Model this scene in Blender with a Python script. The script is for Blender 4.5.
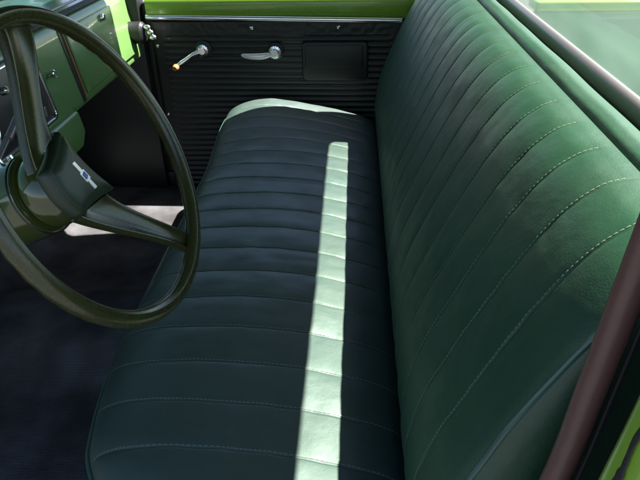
import bpy, bmesh, math, random
from mathutils import Vector, Matrix, noise
random.seed(7)
S = bpy.context.scene
for o in list(bpy.data.objects): bpy.data.objects.remove(o)
COL = S.collection

# ---------------------------------------------------------------- camera
cd = bpy.data.cameras.new('camera'); cam = bpy.data.objects.new('camera', cd); COL.objects.link(cam)
F = 590.0
def cam_axes():
    y = Vector((35, 368, F)).normalized()                     # truck's width axis in camera coordinates
    h = Vector((math.sin(math.radians(.7)), math.cos(math.radians(.7)), 0))
    z = (h - y*h.dot(y)).normalized()
    x = z.cross(y)
    if x.x < 0: x = -x
    return x, y, z
ax, ay, az = cam_axes()
right = Vector((ax[0], ay[0], az[0])); up = Vector((ax[1], ay[1], az[1])); fwd = Vector((ax[2], ay[2], az[2]))
m = Matrix.Identity(4)
for i in range(3): m[i][0] = right[i]; m[i][1] = up[i]; m[i][2] = -fwd[i]
m[0][3], m[1][3], m[2][3] = 0, 0, 1.06
cam.matrix_world = m
cd.sensor_width = 36; cd.lens = 36*F/640; cd.clip_start = .02; cd.clip_end = 3000
S.camera = cam
cd.dof.use_dof = False

# ---------------------------------------------------------------- light
SUN = Vector((.585, .25, 1.0))
W = bpy.data.worlds.new("World"); S.world = W; W.use_nodes = True
nt = W.node_tree; bg = nt.nodes['Background']
sky = nt.nodes.new('ShaderNodeTexSky'); sky.sky_type = 'NISHITA'; sky.sun_disc = False
sky.sun_elevation = math.atan2(SUN.z, math.hypot(SUN.x, SUN.y)); sky.sun_rotation = math.atan2(SUN.x, SUN.y)
nt.links.new(sky.outputs[0], bg.inputs[0]); bg.inputs[1].default_value = .05
sl = bpy.data.lights.new('sun', 'SUN'); sl.energy = 5.0; sl.angle = math.radians(.5); sl.color = (1, .96, .9)
so = bpy.data.objects.new('sun', sl); COL.objects.link(so)
so.rotation_euler = SUN.to_track_quat('Z', 'Y').to_euler(); so.location = SUN*6
S.view_settings.view_transform = 'Standard'; S.view_settings.look = 'None'
S.view_settings.exposure = 2.72; S.view_settings.gamma = 1
S.render.resolution_x = 1024; S.render.resolution_y = 768
S.cycles.max_bounces = 10; S.cycles.transparent_max_bounces = 12

# ---------------------------------------------------------------- materials
def mat(name, col, rough=.5, metal=0, spec=.5, coat=0, bump=None, var=None, sheen=0):
    """bump = list of (kind, scale, distance, strength); var = (scale, colour2, lo, hi)"""
    M = bpy.data.materials.new(name); M.use_nodes = True; t = M.node_tree; b = t.nodes['Principled BSDF']
    b.inputs['Base Color'].default_value = (*col, 1); b.inputs['Roughness'].default_value = rough
    b.inputs['Metallic'].default_value = metal; b.inputs['Specular IOR Level'].default_value = spec
    b.inputs['Coat Weight'].default_value = coat; b.inputs['Coat Roughness'].default_value = .08
    tc = t.nodes.new('ShaderNodeTexCoord')
    if var:
        n = t.nodes.new('ShaderNodeTexNoise'); n.inputs['Scale'].default_value = var[0]; n.inputs['Detail'].default_value = 6
        t.links.new(tc.outputs['Object'], n.inputs['Vector'])
        r = t.nodes.new('ShaderNodeValToRGB'); r.color_ramp.elements[0].position = var[2]; r.color_ramp.elements[1].position = var[3]
        r.color_ramp.elements[0].color = (*col, 1); r.color_ramp.elements[1].color = (*var[1], 1)
        t.links.new(n.outputs[0], r.inputs[0]); t.links.new(r.outputs[0], b.inputs['Base Color'])
        mr = t.nodes.new('ShaderNodeMapRange'); mr.inputs[1].default_value = .3; mr.inputs[2].default_value = .7
        mr.inputs[3].default_value = max(.03, rough-.06); mr.inputs[4].default_value = min(1, rough+.09)
        n2 = t.nodes.new('ShaderNodeTexNoise'); n2.inputs['Scale'].default_value = 14; n2.inputs['Detail'].default_value = 5
        t.links.new(tc.outputs['Object'], n2.inputs['Vector'])
        t.links.new(n2.outputs[0], mr.inputs[0]); t.links.new(mr.outputs[0], b.inputs['Roughness'])
    prev = None
    for kind, sc, dist, st in (bump or []):
        if kind == 'voronoi':
            n = t.nodes.new('ShaderNodeTexVoronoi'); n.feature = 'DISTANCE_TO_EDGE'; n.inputs['Scale'].default_value = sc
            src = t.nodes.new('ShaderNodeMath'); src.operation = 'MINIMUM'; src.inputs[1].default_value = .25
            t.links.new(n.outputs['Distance'], src.inputs[0]); out = src.outputs[0]
        elif kind == 'wave':
            n = t.nodes.new('ShaderNodeTexWave'); n.inputs['Scale'].default_value = sc; n.bands_direction = 'Y'; out = n.outputs['Fac']
            n.inputs['Distortion'].default_value = .6
        else:
            n = t.nodes.new('ShaderNodeTexNoise'); n.inputs['Scale'].default_value = sc; n.inputs['Detail'].default_value = 4; out = n.outputs[0]
        t.links.new(tc.outputs['Object'], n.inputs['Vector'])
        bp = t.nodes.new('ShaderNodeBump'); bp.inputs['Distance'].default_value = dist; bp.inputs['Strength'].default_value = st
        t.links.new(out, bp.inputs['Height'])
        if prev: t.links.new(prev.outputs[0], bp.inputs['Normal'])
        prev = bp
    if prev: t.links.new(prev.outputs[0], b.inputs['Normal'])
    return M
GRAIN = [('voronoi', 420, .0008, .35), ('noise', 60, .002, .25), ('noise', 26, .006, .12), ('noise', 9, .012, .2)]
BVINYL = mat('backrest_vinyl', (.0125, .052, .026), .52, spec=.58, bump=GRAIN, var=(7, (.0095, .041, .020), .35, .7))
VINYL = mat('cushion_vinyl', (.0135, .039, .032), .60, spec=1.0, coat=.22, bump=GRAIN, var=(7, (.008, .029, .018), .35, .7))
VINYL.node_tree.nodes['Principled BSDF'].inputs['Coat Roughness'].default_value = .22
PIPE = mat('piping_vinyl', (.035, .085, .068), .4)
THREAD = mat('stitch_thread', (.20, .23, .16), .7)
PAINT = mat('lime_paint', (.20, .33, .03), .25, coat=.5, bump=[('noise', 300, .0004, .2)], var=(3, (.17, .30, .03), .3, .7))
DASHP = mat('green_dash_paint', (.11, .215, .062), .32, coat=.3, bump=[('noise', 260, .0006, .25)], var=(4, (.09, .185, .052), .3, .7))
DASHT = mat('dash_top_paint', (.06, .10, .10), .28, coat=.4)
WHEELM = mat('flecked_green_plastic', (.032, .034, .010), .20, bump=[('noise', 700, .0004, .35)], var=(420, (.06, .07, .03), .5, .8))
PADM = mat('horn_pad_plastic', (.018, .030, .016), .45, bump=[('noise', 420, .0005, .3)])
COLM = mat('column_green_paint', (.040, .052, .010), .14, coat=.6, bump=[('noise', 20, .002, .1)])
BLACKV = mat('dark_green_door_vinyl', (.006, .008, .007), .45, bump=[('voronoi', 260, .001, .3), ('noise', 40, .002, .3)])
BEDP = mat('bed_paint_with_glare', (.20, .32, .22), .5, bump=[('noise', 120, .001, .4)], var=(4, (.15, .26, .17), .3, .7))  # bed green paled to carry the glare of the rear glass
JAMBK = mat('black_lip_and_recess_shade', (.004, .004, .005), .75)  # black of the seal lip, also shade painted into the jamb recess
PANELM = mat('gap_shade_bed_panel', (.045, .06, .065), .5, var=(6, (.03, .04, .045), .3, .7))  # dark blue-grey stands for the shaded gap between cab and bed
BLACK = mat('black_plastic', (.008, .008, .009), .4)
RUBBER = mat('black_rubber', (.012, .010, .010), .7, bump=[('noise', 120, .004, .8)])
CARPET = mat('floor_rubber_mat', (.036, .034, .036), .85, spec=.1, bump=[('wave', 60, .003, .16), ('noise', 200, .002, .6), ('noise', 12, .02, .4)], var=(9, (.080, .080, .084), .35, .7))
CHROME = mat('chrome', (.85, .83, .83), .22, metal=1, bump=[('noise', 40, .001, .2)])
TRIMM = mat('satin_mauve_trim', (.20, .16, .175), .33, metal=.3, bump=[('noise', 50, .001, .25)])
MAUVE = mat('mauve_windlace', (.115, .058, .052), .36, bump=[('noise', 30, .003, .25), ('noise', 400, .0006, .3)], var=(9, (.135, .064, .052), .3, .7))
WHITE = mat('white_enamel', (.80, .74, .74), .25, metal=.3)
BLUE = mat('blue_enamel', (.03, .06, .35), .3)
CONC = mat('asphalt', (.060, .060, .060), .9, bump=[('noise', 30, .01, .4)], var=(1.5, (.045, .045, .047), .3, .7))
HEAD = mat('headliner', (.10, .12, .08), .8)
PAPERM = mat('worn_amber_plastic_and_highlight', (.30, .14, .04), .4)  # crank knob plastic, also the painted highlight beside the glovebox gap
def glass(name, tint, glare_film=.0):
    M = bpy.data.materials.new(name); M.use_nodes = True; t = M.node_tree
    for n in list(t.nodes): t.nodes.remove(n)
    o = t.nodes.new('ShaderNodeOutputMaterial'); mx = t.nodes.new('ShaderNodeMixShader')
    tr = t.nodes.new('ShaderNodeBsdfTransparent'); tr.inputs[0].default_value = (*tint, 1)
    gl = t.nodes.new('ShaderNodeBsdfGlossy'); gl.inputs['Roughness'].default_value = .02
    fr = t.nodes.new('ShaderNodeFresnel'); ge = t.nodes.new('ShaderNodeNewGeometry'); mm = t.nodes.new('ShaderNodeMath')
    mm.operation = 'MULTIPLY_ADD'; mm.inputs[1].default_value = 1/1.5-1.5; mm.inputs[2].default_value = 1.5   # same reflectance from both sides
    t.links.new(ge.outputs['Backfacing'], mm.inputs[0]); t.links.new(mm.outputs[0], fr.inputs[0])
    t.links.new(fr.outputs[0], mx.inputs[0]); t.links.new(tr.outputs[0], mx.inputs[1]); t.links.new(gl.outputs[0], mx.inputs[2])
    du = t.nodes.new('ShaderNodeBsdfTranslucent'); du.inputs[0].default_value = (.8, .85, .82, 1)  # translucent film added to give the pane its glare
    m2 = t.nodes.new('ShaderNodeMixShader'); nz = t.nodes.new('ShaderNodeTexNoise'); nz.inputs['Scale'].default_value = 5; nz.inputs['Detail'].default_value = 5
    mr = t.nodes.new('ShaderNodeMapRange'); mr.inputs[1].default_value = .3; mr.inputs[2].default_value = .7; mr.inputs[3].default_value = glare_film*.6; mr.inputs[4].default_value = glare_film*1.3
    t.links.new(nz.outputs[0], mr.inputs[0]); t.links.new(mr.outputs[0], m2.inputs[0])
    t.links.new(mx.outputs[0], m2.inputs[1]); t.links.new(du.outputs[0], m2.inputs[2]); t.links.new(m2.outputs[0], o.inputs[0]); return M
GLASS = glass('window_glass', (.86, .93, .88), .035)
WGLASS = glass('windshield_glass', (.55, .68, .60), 0)

# ---------------------------------------------------------------- helpers
def link(name, me, m, parent=None):
    o = bpy.data.objects.new(name, me); COL.objects.link(o)
    if m: me.materials.append(m)
    if parent:
        o.parent = parent; o.matrix_parent_inverse = Matrix.Translation(-Vector(parent.location)) if parent.type == 'EMPTY' else Matrix.Identity(4)
    return o
def mesh(name, vs, fs, m, parent=None, smooth=True, fix=True):
    me = bpy.data.meshes.new(name); me.from_pydata([tuple(v) for v in vs], [], fs); me.update()
    if fix:
        bm = bmesh.new(); bm.from_mesh(me); bmesh.ops.recalc_face_normals(bm, faces=bm.faces); bm.to_mesh(me); bm.free()
    if smooth: me.shade_smooth()
    return link(name, me, m, parent)
def thing(name, label, cat, loc):
    o = bpy.data.objects.new(name, None); COL.objects.link(o); o.location = loc; o.empty_display_size = .1
    o['label'] = label; o['category'] = cat; return o
class MB:
    def __init__(s): s.v = []; s.f = []
    def add(s, vs, fs):
        n = len(s.v); s.v += [Vector(v) for v in vs]; s.f += [tuple(i+n for i in f) for f in fs]; return s
    def box(s, a, b):
        (x0, y0, z0), (x1, y1, z1) = a, b
        return s.add([(x0,y0,z0),(x1,y0,z0),(x1,y1,z0),(x0,y1,z0),(x0,y0,z1),(x1,y0,z1),(x1,y1,z1),(x0,y1,z1)],
                     [(0,3,2,1),(4,5,6,7),(0,1,5,4),(1,2,6,5),(2,3,7,6),(3,0,4,7)])
    def tube(s, pts, r, n=12, closed=False, cap=True, sec=None):
        """sweep a round (or sec=(rx, ry, up)) section; r scalar or list"""
        P = [Vector(p) for p in pts]; K = len(P); rs = r if isinstance(r, (list, tuple)) else [r]*K
        base = len(s.v); ref = Vector(sec[2]) if sec else Vector((.13, .21, 1)).normalized()
        for i, p in enumerate(P):
            if closed: t = (P[(i+1) % K]-P[i-1]).normalized()
            else: t = (P[min(i+1, K-1)]-P[max(i-1, 0)]).normalized()
            a = ref - t*ref.dot(t)
            if a.length < 1e-3: a = t.orthogonal()
            a.normalize(); b = t.cross(a)
            for k in range(n):
                g = 2*math.pi*k/n
                ra, rb = (sec[0]*rs[i], sec[1]*rs[i]) if sec else (rs[i], rs[i])
                s.v.append(p + a*math.cos(g)*ra + b*math.sin(g)*rb)
        for i in range(K if closed else K-1):
            j = (i+1) % K
            for k in range(n):
                l = (k+1) % n; s.f.append((base+i*n+k, base+i*n+l, base+j*n+l, base+j*n+k))
        if cap and not closed:
            s.f.append(tuple(base+k for k in range(n))[::-1]); s.f.append(tuple(base+(K-1)*n+k for k in range(n)))
        return s
    def prism(s, poly, to3, d0, d1):
        n = len(poly); b = [to3(p[0], p[1], d0) for p in poly]; t = [to3(p[0], p[1], d1) for p in poly]
        return s.add(b+t, [tuple(range(n))[::-1], tuple(range(n, 2*n))] + [(i, (i+1) % n, n+(i+1) % n, n+i) for i in range(n)])
    def build(s, name, m, parent=None, bevel=0, smooth=True, seg=3, ang=35):
        o = mesh(name, s.v, s.f, m, parent, smooth=False)
        if bevel:
            bm = bmesh.new(); bm.from_mesh(o.data)
            es = [e for e in bm.edges if len(e.link_faces) == 2 and e.calc_face_angle() > math.radians(ang)]
            bmesh.ops.bevel(bm, geom=es, offset=bevel, segments=seg, profile=.5, affect='EDGES', clamp_overlap=True)
            bm.to_mesh(o.data); bm.free()
        if smooth:
            o.data.shade_smooth()
            try: o.data.set_sharp_from_angle(angle=math.radians(40))
            except Exception: pass
        return o
def spline(pts, n):
    """Catmull-Rom through pts, evenly resampled"""
    P = [Vector(p) for p in pts]; out = []
    for i in range(len(P)-1):
        p0 = P[max(i-1, 0)]; p1 = P[i]; p2 = P[i+1]; p3 = P[min(i+2, len(P)-1)]
        for k in range(24):
            t = k/24
            out.append(.5*((2*p1)+(p2-p0)*t+(2*p0-5*p1+4*p2-p3)*t*t+(3*p1-p0-3*p2+p3)*t**3))
    out.append(P[-1].copy())
    L = [0]
    for a, b in zip(out, out[1:]): L.append(L[-1]+(b-a).length)
    res = []; j = 0
    for k in range(n):
        d = L[-1]*k/(n-1)
        while j < len(L)-2 and L[j+1] < d: j += 1
        u = (d-L[j])/max(1e-9, L[j+1]-L[j]); res.append(out[j].lerp(out[j+1], min(1, u)))
    return res
def grid(rows, close_ends=False):
    n = len(rows[0]); vs = [v for r in rows for v in r]; fs = []
    for i in range(len(rows)-1):
        for j in range(n-1): fs.append((i*n+j, i*n+j+1, (i+1)*n+j+1, (i+1)*n+j))
    if close_ends: fs.append(tuple(range(n))); fs.append(tuple((len(rows)-1)*n+j for j in range(n))[::-1])
    return vs, fs
def sm(a, b, x):
    t = max(0, min(1, (x-a)/(b-a))); return t*t*(3-2*t)

# ---------------------------------------------------------------- ground, floor
g = mesh('ground', [(-400,-400,-.62),(400,-400,-.62),(400,400,-.62),(-400,400,-.62)], [(0,1,2,3)], CONC, smooth=False); g['kind'] = 'structure'
# cab floor: a rolled sheet with a hump in the middle and a toe board at the front
rows = []
for i in range(91):
    x = -1.13 + i*(1.58/90); r = []
    for j in range(90):
        y = .28 + j*(1.93/89)
        z = .09*math.exp(-((y-1.2)/.16)**4)*sm(.1, -.5, x)*.9 + .22*sm(-.98, -1.13, x) + .002*noise.noise((x*6, y*6, 0))
        r.append((x, y, z))
    rows.append(r)
fl = mesh('floor', *grid(rows), CARPET); fl['kind'] = 'structure'

# ---------------------------------------------------------------- bench seat
Y0, Y1 = .40, 2.045
seat = thing('bench_seat', 'dark green pleated vinyl bench seat across the truck cab', 'bench seat', (0, 1.2, 0))
CS = [.452, .538, .624, .710, .797, .883, .969, 1.055, 1.142, 1.228, 1.314, 1.40, 1.487, 1.573, 1.659, 1.745, 1.832, 1.918]
BS = [.475, .555, .635, .715, .797, .883, .969, 1.055, 1.142, 1.228, 1.314, 1.40, 1.487, 1.573, 1.659, 1.745, 1.832, 1.918]
def puff(y, L, y0=Y0, y1=Y1, h=.0023, g=.0011):
    e = [y0]+L+[y1]
    for a, b in zip(e, e[1:]):
        if a <= y <= b:
            u = abs(2*(y-a)/(b-a)-1); v = h*(1-u**2.6)
            d = min(y-a if a != y0 else 9, b-y if b != y1 else 9)
            return v - g*math.exp(-(d/.0022)**2)
    return 0
def pucker(y, L, s, seed):
    """small gathers in the vinyl beside each seam, and a few long sitting creases"""
    d = min(abs(y-q) for q in L)
    return .0011*math.exp(-d/.012)*noise.noise((s*48, y*25, seed)) + .0009*noise.noise((s*14+2*noise.noise((y*6, s*5, seed)), y*34, seed+3))
def stations(L):
    ys = set()
    y = Y0
    while y < Y1: ys.add(round(y, 4)); y += .0075
    for s in L:
        for d in (-.0045, -.003, -.0018, -.0008, 0, .0008, .0018, .003, .0045): ys.add(round(s+d, 4))
    ys.add(Y1); return sorted(ys)
cprof = spline([(-.405,0,.15),(-.425,0,.22),(-.441,0,.29),(-.437,0,.325),(-.418,0,.350),(-.37,0,.365),(-.29,0,.372),(-.18,0,.371),(-.08,0,.362),(0,0,.345),(.05,0,.328),(.085,0,.305),(.11,0,.27),(.12,0,.22)], 220)
def cush(y, k):
    p = cprof[k]; t = k/(len(cprof)-1)
    near = max(0, 1-(y-Y0)/.42)**2*.085; far = max(0, 1-(Y1-y)/.10)**2.2*.08
    x = p.x; z = p.z
    front = sm(-.1, -.44, x)
    x += front*(near+far+.08*max(0, 1-(y-Y0)/.17)**1.5+.018*(1-sm(1.5, 1.9, y)))
    e = min(y-Y0, Y1-y); c = .062
    drop = 0
    if e < c: drop = (1-math.sqrt(max(0, 1-(1-e/c)**2)))
    z = z - (z-.15)*drop*.38 - (.0 if e > .14 else .012*(1-e/.14)**2)
    crown = .008*math.sin(math.pi*max(0, min(1, (y-Y0)/(Y1-Y0))))
    z += .024*sm(1.55, 1.98, y)*math.exp(-((x+.31)/.17)**2)
    tm = sm(.16, .30, t)*(1-sm(.86, .97, t))
    pf = puff(y, CS, h=.0021)*tm
    # soft irregular sag and creases of worn vinyl
    w = .0035*noise.noise((x*5, y*4, 1.7)) + .0012*noise.noise((x*22, y*14, 4.1))
    wy = .004*math.sin((x+.44)*7)*tm + .0015*noise.noise((x*8, y*11, 9))*tm
    return Vector((x, y+wy, z+pf+crown*tm+(w+pucker(y, CS, x, 11))*tm))
rows = [[cush(y, k) for k in range(len(cprof))] for y in stations(CS)]
vs, fs = grid(rows, True)
cu = mesh('seat_cushion', vs, fs, VINYL, seat)
# piping round the cushion's front edge
mb = MB(); kf = min(range(60), key=lambda k: abs(cprof[k].z-.318))
line = [cush(Y0+.012+(Y1-Y0-.024)*i/220, kf)+Vector((-.0025, 0, 0)) for i in range(221)]
mb.tube(line, .0036, 8); mb.build('piping', PIPE, cu)

bprof = spline([(.135,0,.27),(.098,0,.31),(.082,0,.345),(.083,0,.40),(.098,0,.48),(.131,0,.568),(.165,0,.645),(.197,0,.708),(.228,0,.755),(.256,0,.780),(.280,0,.790),(.297,0,.7925)], 200)
tprof = spline([(.297,0,.7925),(.2995,0,.7865),(.3010,0,.7800),(.3025,0,.7865),(.305,0,.7945),(.311,0,.7985),(.322,0,.801),(.338,0,.796),(.348,0,.780),(.352,0,.74),(.342,0,.60),(.30,0,.40),(.27,0,.27)], 300)
mid = Vector((.25, 0, .52))
def endshape(p, y, cn=.10, cf=.05):
    en = y-Y0; ef = Y1-y; q = Vector((p.x, y, p.z)); s = 0
    if en < cn: s = .09*(1-math.sqrt(max(0, 1-(1-en/cn)**2)))
    if ef < cf: s = max(s, .16*(1-math.sqrt(max(0, 1-(1-ef/cf)**2))))
    c = Vector((.26, y, min(.60, max(.35, p.z))))
    s *= sm(.30, .42, p.z)
    return q.lerp(c, s)
def back(y, k):
    p = bprof[k]; t = k/(len(bprof)-1)
    a = bprof[max(0, k-1)]; b = bprof[min(len(bprof)-1, k+1)]; d = (b-a).normalized(); nrm = Vector((-d.z, 0, d.x))
    q = endshape(p, y); tm = sm(.08, .16, t)*(1-sm(.93, 1.0, t))
    w = .0010*noise.noise((q.z*4, y*4, 6)) + .0006*noise.noise((q.z*20, y*15, 3))
    pf = puff(y, BS)*tm*sm(0, .05, y-Y0)
    q += nrm*(pf + (w+pucker(y, BS, q.z, 23))*tm); q.y += (.0035*math.sin(q.z*9)+.0015*noise.noise((q.z*9, y*10, 5)))*tm
    return q
ysb = stations(BS)
vs, fs = grid([[back(y, k) for k in range(len(bprof))] for y in ysb])
bk = mesh('backrest', vs, fs, BVINYL, seat)
def topq(y, k):
    return endshape(tprof[k], y)+Vector((0, 0, .0025*noise.noise((y*7, tprof[k].x*20, 2))*sm(.02, .06, k/299)*(1-sm(.8, 1, k/299))))
vs, fs = grid([[topq(y, k) for k in range(len(tprof))] for y in ysb])
mesh('backrest_top_panel', vs, fs, BVINYL, seat)
# end panels of the backrest (near end carries the welt)
for yy, nm in ((Y0, 0), (Y1, 1)):
    loop = [back(yy, k) for k in range(len(bprof))] + [topq(yy, k) for k in range(1, len(tprof))]
    c = sum(loop, Vector())/len(loop); sgn = -1 if nm == 0 else 1
    rs = [loop]
    for s, d in ((.97, .006), (.8, .012), (.5, .014), (.2, .014)):
        rs.append([c.lerp(v, s)+Vector((0, sgn*d, 0)) for v in loop])
    n = len(loop); vs = [v for r in rs for v in r]; fs = []
    for i in range(len(rs)-1):
        for j in range(n): fs.append((i*n+j, i*n+(j+1) % n, (i+1)*n+(j+1) % n, (i+1)*n+j))
    fs.append(tuple((len(rs)-1)*n+j for j in range(n)))
    mesh('end_panel', vs, fs, BVINYL, seat)
    mb = MB(); mb.tube([v+Vector((0, sgn*.001, 0)) for v in loop], .0034, 8, closed=True); mb.build('welt', PIPE, seat)
# thread stitched along every pleat seam
def stitches(fn, L, prof, k0, k1, name, parent, nvec):
    mb = MB()
    for s in L:
        pts = [fn(s+.0030, k) for k in range(k0, k1)]
        acc = 0; i = 0
        dist = 0; on = True; cur = [pts[0]]
        P = []
        for a, b in zip(pts, pts[1:]):
            seglen = (b-a).length; n = max(1, int(seglen/.001))
            for q in range(n): P.append(a.lerp(b, q/n))
        step = 0
        while step+5 < len(P):
            a = P[step]; b = P[step+4]
            d = (b-a).normalized(); w = Vector((0, .0005, 0)); h = d.cross(Vector((0, 1, 0))).normalized()
            if h.dot(nvec) < 0: h = -h
            a2 = a + h*.0001; b2 = b + h*.0001; m_ = (a+b)/2 + h*.00035
            mb.add([a2-w, a2+w, m_+w, m_-w, b2+w, b2-w], [(0,1,2,3),(3,2,4,5),(0,3,5),(1,4,2)])
            step += 6
    return mb.build(name, THREAD, parent, smooth=False)
stitches(back, [s for s in BS], bprof, 22, 195, 'seam_stitching', bk, Vector((-1, 0, .3)))
stitches(cush, [s for s in CS], cprof, 44, 196, 'seam_stitching', cu, Vector((0, 0, 1)))
# seat frame under the cushion
mb = MB(); mb.box((-.36, .45, .06), (.22, 1.98, .16)); mb.build('seat_frame', BLACK, seat, bevel=.01)
for yy in (.5, 1.9):
    mb = MB(); mb.box((-.33, yy, 0.0), (.18, yy+.035, .07)); mb.build('seat_riser', BLACK, seat, bevel=.004)

# ---------------------------------------------------------------- cab body
cab = thing('cab_body', 'lime green pickup truck cab shell with rear window and door opening', 'truck cab', (0, 1.2, -.2))
# roof: outline's unseen passenger edge is shaped to place the sun patches
out = [(-.62, .34), (-.62, 2.05), (-.45, 2.04), (-.32, 2.0), (.05, 2.06), (.25, 2.125), (.404, 2.135), (.404, .30), (-.1, .28)]
rv = []
mb = MB(); mb.prism(out, lambda a, b, c: Vector((a, b, c)), 1.20, 1.26)
rf = mb.build('roof', PAINT, cab, bevel=.015)
mb = MB(); mb.prism([(x*.97-.003, 1.2+(y-1.2)*.97) for x, y in out], lambda a, b, c: Vector((a, b, c)), 1.188, 1.199); mb.build('headliner', HEAD, rf, smooth=False)
# unseen door and windshield header panels, added to cut sky light into the cab
def rail(pts, dy, zb, nm):
    mb = MB()
    for (xa, ya), (xb, yb) in zip(pts, pts[1:]):
        mb.add([(xa, ya, 1.201), (xb, yb, 1.201), (xb-.0, yb-dy, zb), (xa, ya-dy, zb), (xa, ya-.03, 1.201), (xb, yb-.03, 1.201), (xb, yb-dy-.022, zb), (xa, ya-dy-.022, zb)],
               [(0,1,2,3),(7,6,5,4),(3,2,6,7),(0,4,5,1),(0,3,7,4),(1,5,6,2)])
    return mb.build(nm, DASHP, cab, smooth=False)
rail([(-.62, 2.048), (-.45, 2.038), (-.32, 1.998), (.05, 2.058), (.25, 2.123), (.34, 2.128)], .0375, 1.05, 'door_header_blocker')
rail([(-.62, .372), (-.1, .325), (.39, .335)], 0, 1.06, 'door_header_blocker')
mb = MB(); mb.prism([(-.605, 1.19), (-.70, 1.105), (-.693, 1.098), (-.57, 1.187)], lambda a, b, c: Vector((a, c, b)), .37, 2.02); mb.build('windshield_header_blocker', DASHP, cab, smooth=False)
# rear wall with rounded window opening
def rrect(y0, y1, z0, z1, r, n=8):
    P = []
    for cx, cz, a0 in ((y1-r, z1-r, 0), (y0+r, z1-r, 90), (y0+r, z0+r, 180), (y1-r, z0+r, 270)):
        for i in range(n+1):
            a = math.radians(a0+90*i/n); P.append((cx+r*math.cos(a), cz+r*math.sin(a)))
    return P
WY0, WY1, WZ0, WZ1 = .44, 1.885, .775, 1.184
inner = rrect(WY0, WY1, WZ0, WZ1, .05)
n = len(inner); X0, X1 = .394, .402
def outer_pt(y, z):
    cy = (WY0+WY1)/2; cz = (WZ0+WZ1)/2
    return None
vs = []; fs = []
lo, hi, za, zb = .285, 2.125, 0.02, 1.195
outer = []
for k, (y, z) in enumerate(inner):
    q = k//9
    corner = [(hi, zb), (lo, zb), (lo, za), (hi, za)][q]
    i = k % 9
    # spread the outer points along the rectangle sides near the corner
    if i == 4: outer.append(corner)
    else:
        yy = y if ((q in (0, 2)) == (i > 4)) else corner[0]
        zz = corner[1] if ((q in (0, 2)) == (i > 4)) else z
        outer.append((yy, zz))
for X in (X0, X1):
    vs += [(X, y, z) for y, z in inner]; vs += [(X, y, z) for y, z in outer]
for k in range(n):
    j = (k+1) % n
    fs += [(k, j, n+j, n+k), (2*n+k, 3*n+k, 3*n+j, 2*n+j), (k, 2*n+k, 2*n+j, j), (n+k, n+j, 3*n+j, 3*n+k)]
mesh('rear_wall', vs, fs, BLACKV, cab, smooth=False)  # dark finish stands in for the shaded gap behind the backrest
loop = [Vector((.398, y, z)) for y, z in rrect(WY0-.004, WY1+.004, WZ0-.004, WZ1+.004, .054)]
def dens(loop, n=3):
    return [a.lerp(b, k/n) for a, b in zip(loop, loop[1:]+loop[:1]) for k in range(n)]
mb = MB(); mb.tube(dens(loop), 1.0, 14, closed=True, sec=(.012, .016, (1, 0, 0)))
rw = MB(); rw.prism([(y, z) for y, z in rrect(WY0+.002, WY1-.002, WZ0+.002, WZ1-.002, .048)], lambda a, b, c: Vector((c, a, b)), .3965, .3995)
rw = rw.build('rear_window', GLASS, cab, smooth=False)
mb.build('window_trim', TRIMM, rw)
mb = MB(); mb.tube(dens([Vector((.399, v.y, v.z)) for v in loop]), 1, 10, closed=True, sec=(.008, .008, (1, 0, 0))); mb.build('window_gasket', RUBBER, rw)
# passenger rear corner and lower side
mb = MB(); mb.box((.342, 2.07, .0), (.3935, 2.124, 1.187)); mb.build('rear_pillar', PAINT, cab, bevel=.01)
# windshield pillars and glass
for y0 in (.34, 1.945):
    mb = MB()
    a = Vector((-1.12, y0 if y0 < 1 else 2.09, .70)); b = Vector((-.60, y0 if y0 < 1 else 2.04, 1.20))
    mb.tube([a, b], 1, 12, sec=(.022, .03, (0, 1, 0))); mb.build('windshield_pillar', PAINT, cab)
mb = MB(); d = Vector((.004, 0, -.004))
A = [Vector(p) for p in ((-1.13, .34, .74), (-1.13, 2.06, .74), (-.605, 2.02, 1.195), (-.605, .36, 1.195))]
mb.add(A+[p+d for p in A], [(0,1,2,3),(7,6,5,4),(0,4,5,1),(1,5,6,2),(2,6,7,3),(3,7,4,0)])
ws = mb.build('windshield', WGLASS, cab, smooth=False)
mb = MB(); mb.tube([(-1.118, .36, .745), (-1.118, 2.02, .745)], 1, 10, sec=(.012, .02, (1, 0, 0))); mb.build('windshield_gasket', RUBBER, ws)
mb = MB(); mb.tube([(-1.095, .38, .748), (-1.095, 2.0, .748)], .006, 10); mb.build('windshield_molding', CHROME, ws)
for ya, yb in ((.42, 1.13), (1.19, 1.92)):  # unseen visors added to block sky light from the windshield
    mb = MB(); mb.prism(rrect(ya, yb, .955, 1.135, .03), lambda a, b, c: Vector((c-(1.135-b)*.75, a, b)), -.585, -.567); mb.build('unseen_visor_blocker', BLACKV, cab, bevel=.004, ang=60)
# firewall, kick panel
mb = MB(); mb.box((-1.17, .285, .0), (-1.131, 2.12, .735)); mb.build('firewall', BLACK, cab)
mb = MB(); mb.box((-1.13, 2.085, .0), (-.732, 2.15, .72)); mb.box((-.7315, 2.105, -.02), (-.60, 2.19, .06)); mb.build('kick_panel', BLACKV, cab, bevel=.004)
mb = MB(); mb.box((-.731, 2.118, .0), (-.70, 2.16, .69)); mb.build('front_pillar', BLACKV, cab, bevel=.004)
# hood
rows = []
for i in range(20):
    x = -1.14-i*.07
    rows.append([(x, .25+j*(2.0/24), .76-.10*(i/19)**2+.03*math.cos((j/24-.5)*2.4)) for j in range(25)])
mesh('hood', *grid(rows), PAINT, cab)

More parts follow.
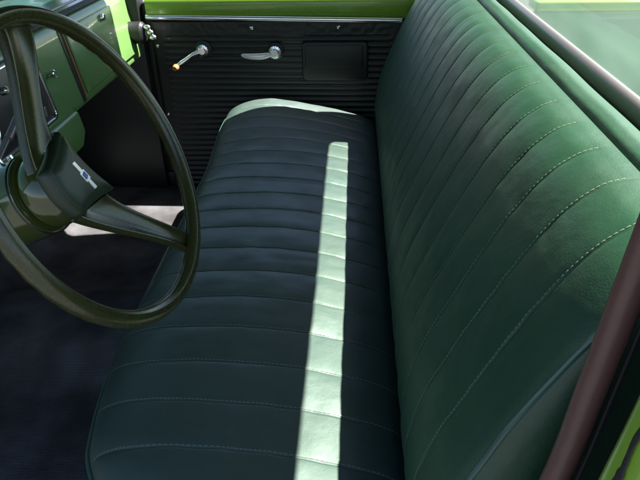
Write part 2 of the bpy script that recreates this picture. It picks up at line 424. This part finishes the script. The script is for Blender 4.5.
# driver's door opening: weatherstrip and painted jamb beside the camera
pl = spline([(.150, .352, .20), (.172, .352, .45), (.1905, .352, .60), (.1965, .352, .70), (.2015, .352, .80), (.2055, .352, .88), (.209, .35, 1.0), (.21, .345, 1.18)], 60)
mb = MB(); mb.tube(pl, 1, 18, sec=(.0118, .0105, (1, -.5, 0))); wl = mb.build('weatherstrip', MAUVE, cab)
mb = MB(); mb.tube([p+Vector((.0148, -.006, 0)) for p in pl], .0022, 8); mb.build('weatherstrip_lip', JAMBK, wl)
# jamb: recess wall behind the weatherstrip, then a flange sweeping outwards
rows = []; zs = [i/60 for i in range(61)]
def jamb_x(z): # forward edge of the painted flange against height
    return .1755 - .012*max(0, (.80-z)/.10)**1.6*.45 + .0
secs = []
for z_ in [.0+.02*i for i in range(60)]:
    xo = .1645 + .012*sm(.62, .84, z_)
    prof = [(.262, .392), (.252, .352), (.236, .318), (.214, .285), (xo+.010, .2685), (xo+.002, .264), (xo, .259), (xo+.001, .252), (xo+.003, .243), (xo+.010, .233), (xo+.024, .224), (xo+.05, .216), (xo+.13, .210), (xo+.30, .205)]
    secs.append([(a, b, z_) for a, b in prof])
vs, fs = grid(secs)
jb_dark = []
jb = mesh('door_jamb', vs, fs, PAINT, cab)
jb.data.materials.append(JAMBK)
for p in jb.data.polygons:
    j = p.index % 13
    if j < 4: p.material_index = 1  # recess faces blackened in place of shade
# torn rubber seal along the flange
rs = []; pts = []
for i in range(150):
    z_ = .40+i*.005
    xo = .1645 + .012*sm(.62, .84, z_)
    w = .55+.45*noise.noise((0, 0, z_*55))+.35*noise.noise((3, 0, z_*160))
    pts.append(Vector((xo+.0005+.001*noise.noise((7, 0, z_*60)), .2475+.003*noise.noise((7, 5, z_*40)), z_))); rs.append(max(.15, w))
mb = MB(); mb.tube(pts, rs, 9, sec=(.0022, .0048, (1, 0, 0))); mb.build('door_seal', RUBBER, jb)

# ---------------------------------------------------------------- passenger door
DY = 2.10; KS = DY/2.03
def dz(z): return 1.06-(1.06-z)*KS
door = thing('passenger_door', 'closed passenger door with dark ribbed panel, chrome strip and lime green sill', 'door', (-.25, 2.12, 0))
mb = MB(); mb.box((-.715, DY+.012, .02), (.325, DY+.075, .70)); sh = mb.build('door_shell', PAINT, door, bevel=.012)
# sill ledge of painted metal above the trim panel
pr = [(DY+.010, dz(.655)), (DY+.002, dz(.672)), (DY+.002, dz(.70)), (DY+.006, .708), (DY+.018, .716), (DY+.06, .716)]
rows = [[(x, y, z) for y, z in pr] for x in (-.712, -.4, 0, .322)]
mesh('window_sill', *grid(rows), PAINT, door, smooth=True)
# trim panel: grid with raised border and horizontal ribs
PX0, PX1, PZ0, PZ1 = -.69*KS+.005, .175*KS, .0, dz(.650)
def panel_d(x, z):
    e = min(x-PX0, PX1-x, PZ1-z)
    d = .006*sm(0, .008, e)                                   # rolled edge
    inx = sm(PX0+.045, PX0+.055, x)*(1-sm(PX1-.055, PX1-.045, x))
    top = dz(.595)
    inz = (1-sm(top, top+.008, z))
    frame = inx*inz
    ribs = abs(math.sin((z-.02)*math.pi/.0215))
    d += frame*(-.003+.0042*ribs**.7)
    d += (1-inz)*inx*.0015*noise.noise((x*90, z*60, 0))
    return d
rows = []
NX, NZ = 150, 330
for j in range(NZ+1):
    z = PZ0+(PZ1-PZ0)*j/NZ
    rows.append([(PX0+(PX1-PX0)*i/NX, DY+.008-panel_d(PX0+(PX1-PX0)*i/NX, z), z) for i in range(NX+1)])
mesh('trim_panel', *grid(rows), BLACKV, door)
mb = MB(); mb.tube([(PX0-.005, DY-.001, dz(.6605)), (-.3, DY-.002, dz(.654)), (.160*KS, DY-.001, dz(.6445))], 1, 12, sec=(.0085, .006, (0, 0, 1))); mb.build('chrome_strip', CHROME, door)
# dark ashtray / armrest recess block
x0, x1, z0, z1 = -.172*KS, .052*KS, dz(.449), dz(.580)
mb = MB(); mb.prism(rrect(x0, x1, z0, z1, .018), lambda a, b, c: Vector((a, c, b)), DY-.016, DY+.004)
ar = mb.build('ashtray_box', BLACK, door, bevel=.005, ang=60)
mb = MB(); mb.prism(rrect(x0+.012, x1-.018, z0+.050, z1-.008, .008), lambda a, b, c: Vector((a, c, b)), DY-.023, DY-.015); mb.build('lid', BLACKV, ar, bevel=.003, ang=60)
def knurl(c, r, d, n=16):
    """short fluted chrome boss, axis along -Y"""
    vs = []
    for q, (rr, dd) in enumerate(((1, 0), (1.05, -.3*d), (.92, -.72*d), (.62, -.78*d), (.5, -1.0*d))):
        for k in range(n*2):
            a = math.pi*k/n; f = rr*r*(1+(.09 if k % 2 else -.05)*(1 if q < 4 else 0))
            vs.append((c[0]+f*math.cos(a), c[1]+dd, c[2]+f*math.sin(a)))
    N = n*2; fs = [(i*N+k, i*N+(k+1) % N, (i+1)*N+(k+1) % N, (i+1)*N+k) for i in range(4) for k in range(N)]
    fs.append(tuple(4*N+k for k in range(N))); return vs, fs
# window crank
hx, hz = -.508*KS, dz(.556)
mb = MB(); mb.add(*knurl((hx, DY-.006, hz), .022, .028)); cr = mb.build('window_crank', CHROME, door)
arm = spline([(hx-.004, DY-.026, hz-.004), (hx-.035, DY-.030, hz-.014), (hx-.065, DY-.034, hz-.034), (hx-.092, DY-.040, hz-.050)], 14)
mb = MB(); mb.tube(arm, [1.25, 1.2, 1.1, 1, .9, .85, .85, .9, 1, 1.05, 1.1, 1.1, 1.0, .8], 12, sec=(.0095, .006, (0, 0, 1))); mb.build('crank_arm', CHROME, cr)
mb = MB(); mb.tube([arm[-1]+Vector((0, .006, 0)), arm[-1]+Vector((-.002, -.008, -.001)), arm[-1]+Vector((-.004, -.022, -.002))], [.009, .012, .008], 14); mb.build('crank_knob', PAPERM, cr)
mb = MB(); mb.tube([(hx, DY+.002, hz), (hx, DY-.006, hz), (hx, DY-.008, hz)], [.030, .030, .026], 28); mb.build('escutcheon', BLACK, door)
# inner door handle
hx, hz = -.262*KS, dz(.545)
mb = MB(); mb.add(*knurl((hx, DY-.004, hz+.004), .023, .028)); dh = mb.build('door_handle', CHROME, door)
mb = MB(); mb.tube(spline([(hx-.012, DY-.022, hz-.003), (hx-.045, DY-.028, hz-.008), (hx-.085, DY-.028, hz-.008), (hx-.118, DY-.024, hz-.004)], 14), [.7,.85,1,1.1,1.15,1.15,1.15,1.1,1.1,1,.95,.85,.7,.35], 12, sec=(.010, .006, (0, 0, 1))); mb.build('lever', WHITE, dh)

mb = MB(); mb.tube([(hx, DY+.002, hz+.004), (hx, DY-.006, hz+.004), (hx, DY-.008, hz+.004)], [.030, .030, .026], 28); mb.build('escutcheon', BLACK, door)
for px_, pz_ in ((PX0+.02, .30), (PX0+.02, .55), (PX1-.02, .55), (-.35, dz(.625)), (-.05, dz(.625))):
    mb = MB(); mb.tube([(px_, DY+.004, pz_), (px_, DY-.001, pz_), (px_, DY-.003, pz_)], [.006, .006, .003], 12); mb.build('panel_screw', CHROME, door)

# ---------------------------------------------------------------- dashboard
dash = thing('dashboard', 'green painted metal dashboard with glovebox behind the steering wheel', 'dashboard', (-.8, 1.2, .5))
def face_x(z): return -.745-(z-.53)*.16
def fpt(y, z, d=0): return Vector((face_x(z)+d, y, z))
# face with rolled lower lip; from the middle on the face reaches lower
def lowz(y): return .522
pr = [(-.04, .545), (-.02, .525), (-.004, .520), (.002, .526), (.002, .54)]
rows = []
for i in range(121):
    y = .34+i*(2.083-.34)/120
    r = []
    for d, z in pr: r.append(fpt(y, z, d))
    for k in range(1, 9): r.append(fpt(y, .54+(.722-.54)*k/8, .002))
    r += [fpt(y, .732, -.002), fpt(y, .737, -.012)]
    rows.append(r)
mesh('dash_face', *grid(rows), DASHP, dash)
rows = []
for i in range(40):
    u = i/39; rows.append([(-.798-u*.335, .34+j*(2.08-.34)/60, .7365+.008*math.sin(u*math.pi)+.004*noise.noise((u*5, j*.2, 0))) for j in range(61)])
mesh('dash_top', *grid(rows), DASHT, dash)
mb = MB(); mb.tube([(-.800, .35, .741), (-.800, 2.05, .742)], 1, 12, sec=(.007, .015, (0, 0, 1))); mb.build('dash_pad', RUBBER, dash)
mb = MB(); mb.tube([(-.83, .35, .745), (-.84, 2.03, .748)], .004, 8); mb.build('top_molding', TRIMM, dash)
# glovebox door: proud panel with a shadow gap on its left
mb = MB(); mb.prism([(1.585, .548), (2.02, .548), (2.02, .718), (1.585, .718)], lambda a, b, c: fpt(a, b, c), .003, .012)
gb = mb.build('glovebox_door', DASHP, dash, bevel=.004)
mb = MB(); mb.prism([(1.558, .530), (1.571, .530), (1.571, .720), (1.558, .720)], lambda a, b, c: fpt(a, b, c), .0025, .004); mb.build('gap_shadow_strip', BLACK, gb, smooth=False)
c = fpt(1.83, .700, .012); mb = MB(); mb.tube([c, c+Vector((.006, 0, .001)), c+Vector((.010, 0, .002)), c+Vector((.0115, 0, .002))], [.011, .011, .009, .004], 18); lk = mb.build('lock_button', CHROME, gb)
mb = MB(); mb.box((c.x+.0105, c.y-.0015, c.z-.006), (c.x+.0135, c.y+.0015, c.z+.008)); mb.build('keyhole', BLACK, lk, smooth=False)
mb = MB(); mb.tube([fpt(1.577, .535, .006), fpt(1.577, .718, .006)], .0028, 8); mb.build('amber_highlight_strip', PAPERM, gb)  # amber strip paints in the highlight along the gap
# centre section reaching lower (radio and ashtray housing)
mb = MB(); mb.prism([(1.14, .44), (1.46, .44), (1.50, .47), (1.50, .528), (1.14, .528)], lambda a, b, c: fpt(a, b, c), -.05, .008); mb.build('center_housing', DASHP, dash, bevel=.008)
# instrument cluster, black with chrome edge
mb = MB(); mb.prism(rrect(.46, 1.39, .548, .722, .02), lambda a, b, c: fpt(a, b, c), .003, .016); ic = mb.build('instrument_cluster', BLACK, dash, bevel=.005, ang=60)
mb = MB(); mb.tube(dens([fpt(a, b, .017) for a, b in rrect(.475, 1.375, .556, .714, .018)]), .0028, 8, closed=True); mb.build('bezel_molding', CHROME, ic)
for yy in (.62, .86, 1.08):
    mb = MB(); mb.tube(dens([fpt(yy+.062*math.cos(a), .638+.062*math.sin(a), .018) for a in [i*math.pi/16 for i in range(32)]], 1), .0035, 8, closed=True); gg = mb.build('gauge', CHROME, ic)
    mb = MB(); mb.prism([(yy+.055*math.cos(i*math.pi/12), .638+.055*math.sin(i*math.pi/12)) for i in range(24)], lambda a, b, c: fpt(a, b, c), .0165, .0175); mb.build('gauge_face', BLACKV, gg, smooth=False)
def knob(y, z, r, m, d0=.016, par=dash, L=.026):
    c = fpt(y, z, d0); mb = MB()
    mb.tube([c, c+Vector((L*.4, 0, .003)), c+Vector((L*.45, 0, .003)), c+Vector((L*.9, 0, .006)), c+Vector((L, 0, .006))], [r*.5, r*.5, r, r*.95, r*.6], 18)
    return mb.build('knob', m, par)
knob(1.435, .640, .010, CHROME, .004, L=.018); knob(1.275, .640, .010, CHROME); knob(1.27, .59, .009, CHROME); knob(1.19, .675, .009, CHROME)
for yy in (1.19, 1.23, 1.27, 1.31):
    mb = MB(); mb.box((face_x(.6)+.016, yy, .575), (face_x(.6)+.03, yy+.012, .60)); mb.build('switch', TRIMM, ic, bevel=.002)
# defroster / vent outlet with chrome rings at the dashboard's far end
vt = MB(); c0 = Vector((-.700, 2.030, .628))
mbv = MB()
for k in range(3):
    cc = c0+Vector((.006*k, .004*k, -.017*k)); mbv.tube([cc, cc+Vector((.012, -.002, 0)), cc+Vector((.017, -.003, 0)), cc+Vector((.020, -.003, 0))], [.0085, .0095, .0075, .004], 14)
mb = MB(); mb.tube([Vector((-.755, 2.035, .61)), Vector((-.712, 2.035, .61)), Vector((-.703, 2.034, .61))], [.036, .036, .028], 24); vv = mb.build('air_vent', BLACK, dash)
mbv.build('vent_knob_rings', CHROME, vv)

# ---------------------------------------------------------------- steering wheel and column
a_ = Vector((.914, -.061, .401)).normalized(); u_ = Vector((0, 0, 1)).cross(a_).normalized(); v_ = a_.cross(u_)
CW = Vector((-.324, .685, .739))
def wp(u, v, d=0): return CW + u_*u + v_*v - a_*d                  # d = towards the dashboard
sw = thing('steering_wheel', 'dark olive flecked two-spoke steering wheel with square horn pad', 'steering wheel', tuple(wp(0, 0, .05)))
R = .2015
pts = []; rr = []
for i in range(288):
    t = 2*math.pi*i/288
    pts.append(wp(R*math.cos(t), R*math.sin(t)))
mb = MB(); base = 0; n = 20; K = 288
for i in range(K):
    t = 2*math.pi*i/K; rad = u_*math.cos(t)+v_*math.sin(t)
    for k in range(n):
        g = 2*math.pi*k/n; r0 = .0112
        under = max(0, -math.cos(g))                       # finger bumps on the dash side
        bump = .0009*under**2*math.cos(i*2*math.pi/K*44)
        inn = .0012 if abs(math.sin(g)) < .25 and math.cos(g) > 0 else 0
        mb.v.append(pts[i] + (rad*math.sin(g)*1.0 + a_*math.cos(g)*1.08)*(r0+bump-inn))
for i in range(K):
    j = (i+1) % K
    for k in range(n): mb.f.append((i*n+k, i*n+(k+1) % n, j*n+(k+1) % n, j*n+k))
mb.build('rim', WHEELM, sw)
# hub bowl
def frust(rings, name, m, par, n=40):
    """rings of (depth, radius, du, dv) along the wheel axis"""
    mb = MB()
    vs = [wp(du+r*math.cos(2*math.pi*k/n), dv+r*math.sin(2*math.pi*k/n), d) for d, r, du, dv in rings for k in range(n)]
    fs = [(i*n+k, i*n+(k+1) % n, (i+1)*n+(k+1) % n, (i+1)*n+k) for i in range(len(rings)-1) for k in range(n)]
    fs += [tuple(range(n)), tuple((len(rings)-1)*n+k for k in range(n))]
    mb.add(vs, fs); return mb.build(name, m, par, smooth=True)
frust([(.052, .030, 0, 0), (.056, .044, 0, 0), (.066, .050, 0, 0), (.085, .052, 0, 0), (.092, .050, 0, 0)], 'hub', COLM, sw)
# spokes: channel section blades from hub to rim
def spoke(b0, b1, e0, e1, db, de):
    """b0,b1 = the two edges at the hub (u,v); e0,e1 at the rim; db,de = depth at both ends"""
    rows = []; B0, B1, E0, E1 = [Vector((*p, 0)) for p in (b0, b1, e0, e1)]
    for i in range(31):
        t = i/30; p = B0.lerp(E0, t); q = B1.lerp(E1, t); d = db+(de-db)*sm(0, 1, t); pin = .0035*math.sin(math.pi*t)
        w = (q-p).normalized(); p = p+w*pin; q = q-w*pin
        W_ = (q-p).length; r = []
        for f, h in ((0, .012), (0, .003), (.03, 0), (.10, -.0005), (.13, .0025), (.5, .0035), (.87, .0025), (.90, -.0005), (.97, 0), (1, .003), (1, .012), (.9, .016), (.1, .016), (0, .012)):
            s = p.lerp(q, f); r.append(wp(s.x, s.y, d+h))
        rows.append(r)
    return grid(rows)
vs, fs = spoke((-.066, .040), (.002, .060), (-.001, .196), (.056, .190), .036, .004)
mesh('spoke', vs, fs, WHEELM, sw)
vs, fs = spoke((.030, -.042), (-.052, -.036), (.101, -.172), (.076, -.186), .036, .004)
mesh('spoke', vs, fs, WHEELM, sw)
# horn pad: soft square with concave sides
def pad_poly(s, n=10):
    C = [Vector(p) for p in ((.006, .062, 0), (.036, -.040, 0), (-.050, -.034, 0), (-.058, .034, 0))]
    cen = sum(C, Vector())/4; out = []
    bow = [.007, .003, -.007, .003]
    for i in range(4):
        p, q = C[i], C[(i+1) % 4]; nn = ((p+q)/2-cen).normalized()
        for k in range(n):
            t = k/n; v = p.lerp(q, t)-nn*bow[i]*math.sin(math.pi*t); out.append(cen+(v-cen)*s)
    return out
lay = [(1.0, .046), (1.04, .040), (1.04, .034), (1.0, .028), (.95, .0255), (.90, .0255), (.87, .0235), (.6, .0215), (.25, .0205)]
vs = []; fs = []; N = 40
for s, d in lay: vs += [wp(p.x, p.y, d) for p in pad_poly(s)]
for i in range(len(lay)-1):
    for k in range(N): fs.append((i*N+k, i*N+(k+1) % N, (i+1)*N+(k+1) % N, (i+1)*N+k))
fs.append(tuple((len(lay)-1)*N+k for k in range(N)))
hp = mesh('horn_pad', vs, fs, PADM, sw)
# bow-tie emblem on the pad, lying along the pad's far edge
ec = Vector((-.011, .002)); ed = Vector((.21, -.98)).normalized()*1.0; en = Vector((-ed.y, ed.x))
def em(poly, d0, d1, m, nm, par):
    mb = MB(); mb.prism([(ec.x+ed.x*a+en.x*b, ec.y+ed.y*a+en.y*b) for a, b in [(a, b*.8) for a, b in poly]], lambda p, q, c: wp(p, q, c), d0, d1); return mb.build(nm, m, par, smooth=False)
bow = [(-.022, .0035), (-.0072, .0035), (-.0066, .0070), (.0078, .0070), (.0072, .0035), (.022, .0035), (.0212, -.0035), (.0066, -.0035), (.0072, -.0070), (-.0072, -.0070), (-.0078, -.0035), (-.0228, -.0035)]
eb = em(bow, .0195, .0212, WHITE, 'bow_tie_emblem', hp)
em([(-.0045, .004), (.003, .004), (.0045, -.004), (-.003, -.004)], .0185, .0194, BLUE, 'blue_center', hp)

col = thing('steering_column', 'glossy green steering column with chrome stalks behind the horn pad', 'steering column', tuple(wp(0, 0, .3)))
frust([(.095, .049, 0, 0), (.10, .056, 0, 0), (.16, .058, 0, 0), (.175, .055, 0, 0), (.178, .050, 0, 0), (.60, .040, 0, 0)], 'column_jacket', COLM, col)
frust([(.098, .0, 0, 0), (.098, .0535, 0, 0), (.104, .0575, 0, 0), (.108, .0535, 0, 0)], 'collar_ring', BLACK, col)
def stick(p, q, r0, r1, m, nm, root=(0, 0, .24)):
    mb = MB(); L = [Vector(p).lerp(Vector(q), i/6) for i in range(7)]; mb.tube(L, [r0+(r1-r0)*i/6 for i in range(7)], 12)
    near = L[-1] if (L[-1]-wp(*root)).length < (L[0]-wp(*root)).length else L[0]
    mb.tube([wp(*root), wp(*root).lerp(near, .6), near], .0035, 10)          # stalk out of the column jacket
    return mb.build(nm, m, col)
stick((-.55, .935, .742), (-.55, .862, .706), .0055, .0065, TRIMM, 'turn_signal_lever')
stick((-.55, .780, .66), (-.55, .812, .535), .006, .007, CHROME, 'shift_lever')
stick((-.56, .933, .712), (-.56, .874, .703), .004, .004, TRIMM, 'hazard_lever')
mb = MB()
for du, dv in ((.0, .053), (.022, .047)): 
    mb.tube([wp(du, dv, .13), wp(du, dv+.012, .13)], .005, 10)
mb.build('column_screw', CHROME, col)

# ---------------------------------------------------------------- cargo bed behind the cab
bed = thing('cargo_bed', 'green truck cargo bed, toned pale for window glare, seen through the rear window', 'truck bed', (1.4, 1.2, 0))
def sheet(mb, a, b): mb.box(a, b)
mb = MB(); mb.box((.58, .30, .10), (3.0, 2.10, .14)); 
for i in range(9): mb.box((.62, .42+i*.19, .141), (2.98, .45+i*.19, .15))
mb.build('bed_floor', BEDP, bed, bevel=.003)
mb = MB(); mb.box((.555, .26, .10), (.604, 2.14, .63)); mb.build('front_panel', PANELM, bed, bevel=.008)
for yy, s in ((2.10, 1), (.30, -1)):
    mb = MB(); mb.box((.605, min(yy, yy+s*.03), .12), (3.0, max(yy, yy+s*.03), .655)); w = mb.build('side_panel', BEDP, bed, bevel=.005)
    mb = MB(); mb.box((.60, min(yy-s*.015, yy+s*.09), .656), (3.0, max(yy-s*.015, yy+s*.09), .69)); mb.build('side_rail', PAINT, w, bevel=.01)
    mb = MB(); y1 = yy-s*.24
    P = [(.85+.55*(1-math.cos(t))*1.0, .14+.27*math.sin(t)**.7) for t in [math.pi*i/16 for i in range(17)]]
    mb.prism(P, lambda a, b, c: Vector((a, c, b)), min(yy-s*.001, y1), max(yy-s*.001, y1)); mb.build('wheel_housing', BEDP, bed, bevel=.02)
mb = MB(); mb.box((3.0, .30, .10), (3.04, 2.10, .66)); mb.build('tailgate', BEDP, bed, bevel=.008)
